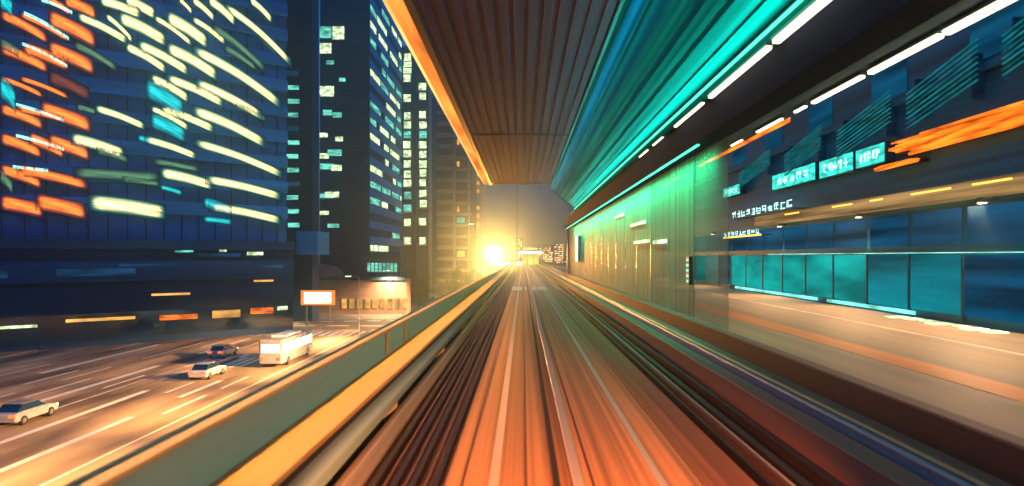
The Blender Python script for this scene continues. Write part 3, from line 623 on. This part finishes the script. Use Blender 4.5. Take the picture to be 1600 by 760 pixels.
# warm lamps added over the shop fronts to brighten the side road
for y in (5, 12, 19, 26, 34, 46, 60, 78):
    e = empty('added_downlight', (12.78, y, CZ+1.50), 'small warm lamp added over the shop fronts to brighten the side road', 'added_downlight', 'added downlights over the shop fronts')
    link('housing', bx(-.10, .27, -.10, .10, .0, .14), M['metal'], e); link('bulb', bx(-.08, .08, -.08, .08, -.03, -.002), M['cream_l'], e)  # parts of the added lamp
    light('SPOT', 'lamp_beam', (12.76, y, CZ+1.42), 1600, (1, .60, .28), None, spot_size=R(150), spot_blend=.9, shadow_soft_size=.15, rot=(0, R(46), 0))  # beam of the added lamp, brightens the side road

# ------------------------------------------------------------------ far end: oval station, glowing deck, skyline
st = empty('oval_station', (2.1, 192, Z(2.5)), 'small oval roofed station glowing white at the end of the track', 'station')
def ell(rx, ry, z0, z1, m, name, n=40):
    bm = bmesh.new(); a = [bm.verts.new((rx*math.cos(i*math.tau/n), ry*math.sin(i*math.tau/n), z0)) for i in range(n)]; b = [bm.verts.new((v.co.x, v.co.y, z1)) for v in a]
    for i in range(n): bm.faces.new((a[i], a[(i+1) % n], b[(i+1) % n], b[i]))
    bm.faces.new(a[::-1]); bm.faces.new(b); return link(name, bm, M[m], st)
ell(3.4, 4.5, 3.4, 3.7, 'white_l', 'light_ring'); ell(3.1, 4.2, 3.705, 4.3, 'white', 'roof'); ell(2.0, 3.0, 4.31, 4.9, 'gold_trim', 'roof_lantern')
ell(3.6, 4.6, -.3, .2, 'concrete', 'platform')
for sx in (-2.6, -.9, .9, 2.6): link('post', bx(sx-.1, sx+.1, -3.2, -3.0, .2, 3.39), M['metal'], st)
link('glowing_screen', bx(-2.4, 2.4, 2.0, 2.2, .21, 3.0), M['w_gold'], st)
bd = empty('lit_footbridge', (X(800, 205), 205, 0), 'pale lit footbridge behind the floodlight', 'footbridge')
link('deck', bx(-6, 3, 0, 3, Zp(410, 205)-.8, Zp(410, 205)), M['white_l'], bd); link('rail', bx(-6, 3, -.1, -.02, Zp(410, 205), Zp(407, 205)), M['metal'], bd)
for s in (-5, 2): link('pier', bx(s, s+.8, .6, 2.4, 0, Zp(410, 205)-.81), M['concrete'], bd)
rr = random.Random(5)
for k, (x0, x1, py, Y, lab) in enumerate(((848, 864, 382, 620, 'dark far tower block with warm windows, left of the skyline pair'), (866, 881, 380, 680, 'dark far tower block with warm windows, right of the skyline pair'),
                                        (836, 847, 386, 760, 'low far block between the oval station and the tower pair'), (806, 817, 372, 560, 'hazy thin tower above the footbridge'),
                                        (882, 894, 400, 560, 'low far block with orange lights beside the green wall'), (785, 797, 378, 640, 'hazy block right behind the floodlight'))):
    e = empty('far_tower', (X((x0+x1)/2, Y), Y, 0), lab, 'building')
    rel(link('wall', bx(X(x0, Y), X(x1, Y), Y, Y+25, 0, Zp(py, Y)), M['tower2']), e)
    nx = max(2, int((x1-x0)/3)); py2 = py+2
    while py2 < 410:
        for j in range(nx):
            if rr.random() < .62:
                q = x0+1+j*(x1-x0-1)/nx; rel(link('window', bx(X(q, Y), X(q+1.7, Y), Y-.4, Y-.02, Zp(py2+1.6, Y), Zp(py2, Y)), M[rr.choice(['w_far', 'w_far', 'w_farw']) if 'w_far' in M else 'amber']), e)
        py2 += 3.4
tw = tag(link('signal_mast', tube((X(808, 260), 260, 0), (X(808, 260), 260, Zp(255, 260)), .3, .08), M['tealrail']), 'thin pale mast rising into the haze above the floodlight', 'mast')
tm = bmesh.new(); bmesh.ops.create_icosphere(tm, subdivisions=1, radius=.35); tag(link('track_lamp', tm, M['amber']), 'small orange lamp beside the oval station', 'lamp').location = (X(843, 180), 180, Zp(397, 180))

# ------------------------------------------------------------------ trees
def tree(x, y, h, rad, label, seed):
    rr = random.Random(seed); e = empty('street_tree', (x, y, 0), label, 'tree', 'street trees below the guideway')
    bm = tube((0, 0, 0), (0, 0, h*.55), .22, .12)
    for i in range(7):
        t = rr.uniform(0, math.tau); tube((0, 0, h*(.3+.04*i)), (math.cos(t)*rad*.7, math.sin(t)*rad*.7, h*(.55+.05*i)), .08, .02, 6, bm)
    link('trunk', bm, M['bark'], e); bm = bmesh.new()
    cl = [(Vector((rr.gauss(0, .5)*rad, rr.gauss(0, .5)*rad, h*.68+rr.gauss(0, .16)*h)), rr.uniform(.25, .5)*rad) for _ in range(16)]
    for c, r in cl:
        for _ in range(110):
            d = Vector((rr.gauss(0, 1), rr.gauss(0, 1), rr.gauss(0, 1))).normalized()*r*rr.random()**.4; p = c+d
            a = Vector((rr.gauss(0, 1), rr.gauss(0, 1), rr.gauss(0, 1))).normalized()*.2; b = a.orthogonal().normalized()*.11
            bm.faces.new([bm.verts.new(p+q) for q in (a, b, -a, -b)])
    link('crown', bm, M['tree'], e)
tree(X(712, 125), 125, 9.0, 3.0, 'bushy street tree nearest the floodlight mast', 1)
tree(X(690, 135), 135, 7.5, 2.8, 'street tree standing before the pale banded block', 2)
tree(X(655, 150), 150, 7, 2.6, 'street tree standing before the two-column tower', 3)
tree(X(728, 150), 150, 9.5, 2.6, 'slender street tree between the banded block and the floodlight', 4)

# ------------------------------------------------------------------ vehicles
CARPAINT = {n: mat('paint_'+n, c, .25, .3, .05) for n, c in dict(white=(.75, .74, .7), black=(.02, .02, .025), silver=(.4, .41, .42), red=(.4, .03, .02), blue=(.03, .08, .25), yellow=(.7, .4, .04)).items()}
def wheels(e, xs, ys, r):
    for x in xs:
        for y in ys:
            wv = link('wheel', tube((x-.1, y, r), (x+.1, y, r), r, n=18), M['black'], e); link('rim', tube((x-.11, y, r), (x+.11, y, r), r*.55, n=14), M['metal'], wv)
def car(x, y, head, color, label):
    e = empty('car', (x, y, .016), label, 'car', 'cars on the avenue', rz=0 if head > 0 else math.pi)
    b = link('body', prismx([(-2.2, .3), (-2.25, .75), (-2.1, .95), (-1.3, 1.0), (1.0, .98), (2.0, .85), (2.25, .65), (2.25, .3)], -.88, .88), CARPAINT[color], e); soft(b, .09, 3)
    c = link('cabin', prismx([(-1.85, .96), (-1.35, 1.42), (.25, 1.45), (1.15, .94)], -.72, .72), M['darkglass'], e); soft(c, .05)
    r = link('roof', bx(-.66, .66, -1.3, .22, 1.435, 1.475), CARPAINT[color], e); soft(r, .015)
    wheels(e, (-.82, .82), (-1.4, 1.4), .33)
    for s in (-.62, .62):
        link('headlight', bx(s-.2, s+.2, 2.2, 2.275, .6, .76), M['head_l'], e); link('tail_light', bx(s-.22, s+.22, -2.285, -2.2, .68, .84), M['red_l'], e)
    return e
car(-31.4, 68, 1, 'white', 'white car in the lane beside the bus, tail lamps towards us')
car(-36, 82, 1, 'silver', 'silver car driving away up the middle of the avenue')
car(-36.4, 50, 1, 'silver', 'silver car nearest to us on the avenue')
car(-31.5, 96, 1, 'blue', 'blue car waiting behind the zebra crossing')
bs = empty('bus', (-27.2, 79, .016), 'long white bus with glowing windows on the near side of the avenue', 'bus')
soft(link('body', bx(-1.25, 1.25, -5.5, 5.5, .35, 3.0), CARPAINT['silver'], bs), .15, 3)
link('roof_unit', bx(-.8, .8, -3, 2.4, 3.003, 3.22), M['white'], bs)
for s in (-1, 1):
    for j in range(6): link('window', bx(min(s*1.252, s*1.275), max(s*1.252, s*1.275), -5.0+j*1.68, -3.5+j*1.68, 1.5, 2.5), M['bill'], bs)
link('rear_window', bx(-1.0, 1.0, -5.53, -5.503, 1.6, 2.5), M['bill'], bs)
for s in (-.95, .95): link('tail_light', bx(s-.15, s+.15, -5.55, -5.503, .8, 1.1), M['red_l'], bs)
wheels(bs, (-1.16, 1.16), (-3.4, 3.4), .48)

# ------------------------------------------------------------------ evening haze
hz = bx(-190, 110, -25, 900, -2.5, 110)
hm = bpy.data.materials.new('haze'); nt, N, L = nodes(hm); N.remove(N['Principled BSDF'])
pv = N.new('ShaderNodeVolumePrincipled'); pv.inputs['Density'].default_value = .0018; pv.inputs['Color'].default_value = (.42, .78, 1, 1); pv.inputs['Anisotropy'].default_value = .89
L.new(pv.outputs[0], N['Material Output'].inputs['Volume'])
struct(link('haze', hz, hm), 'stuff')
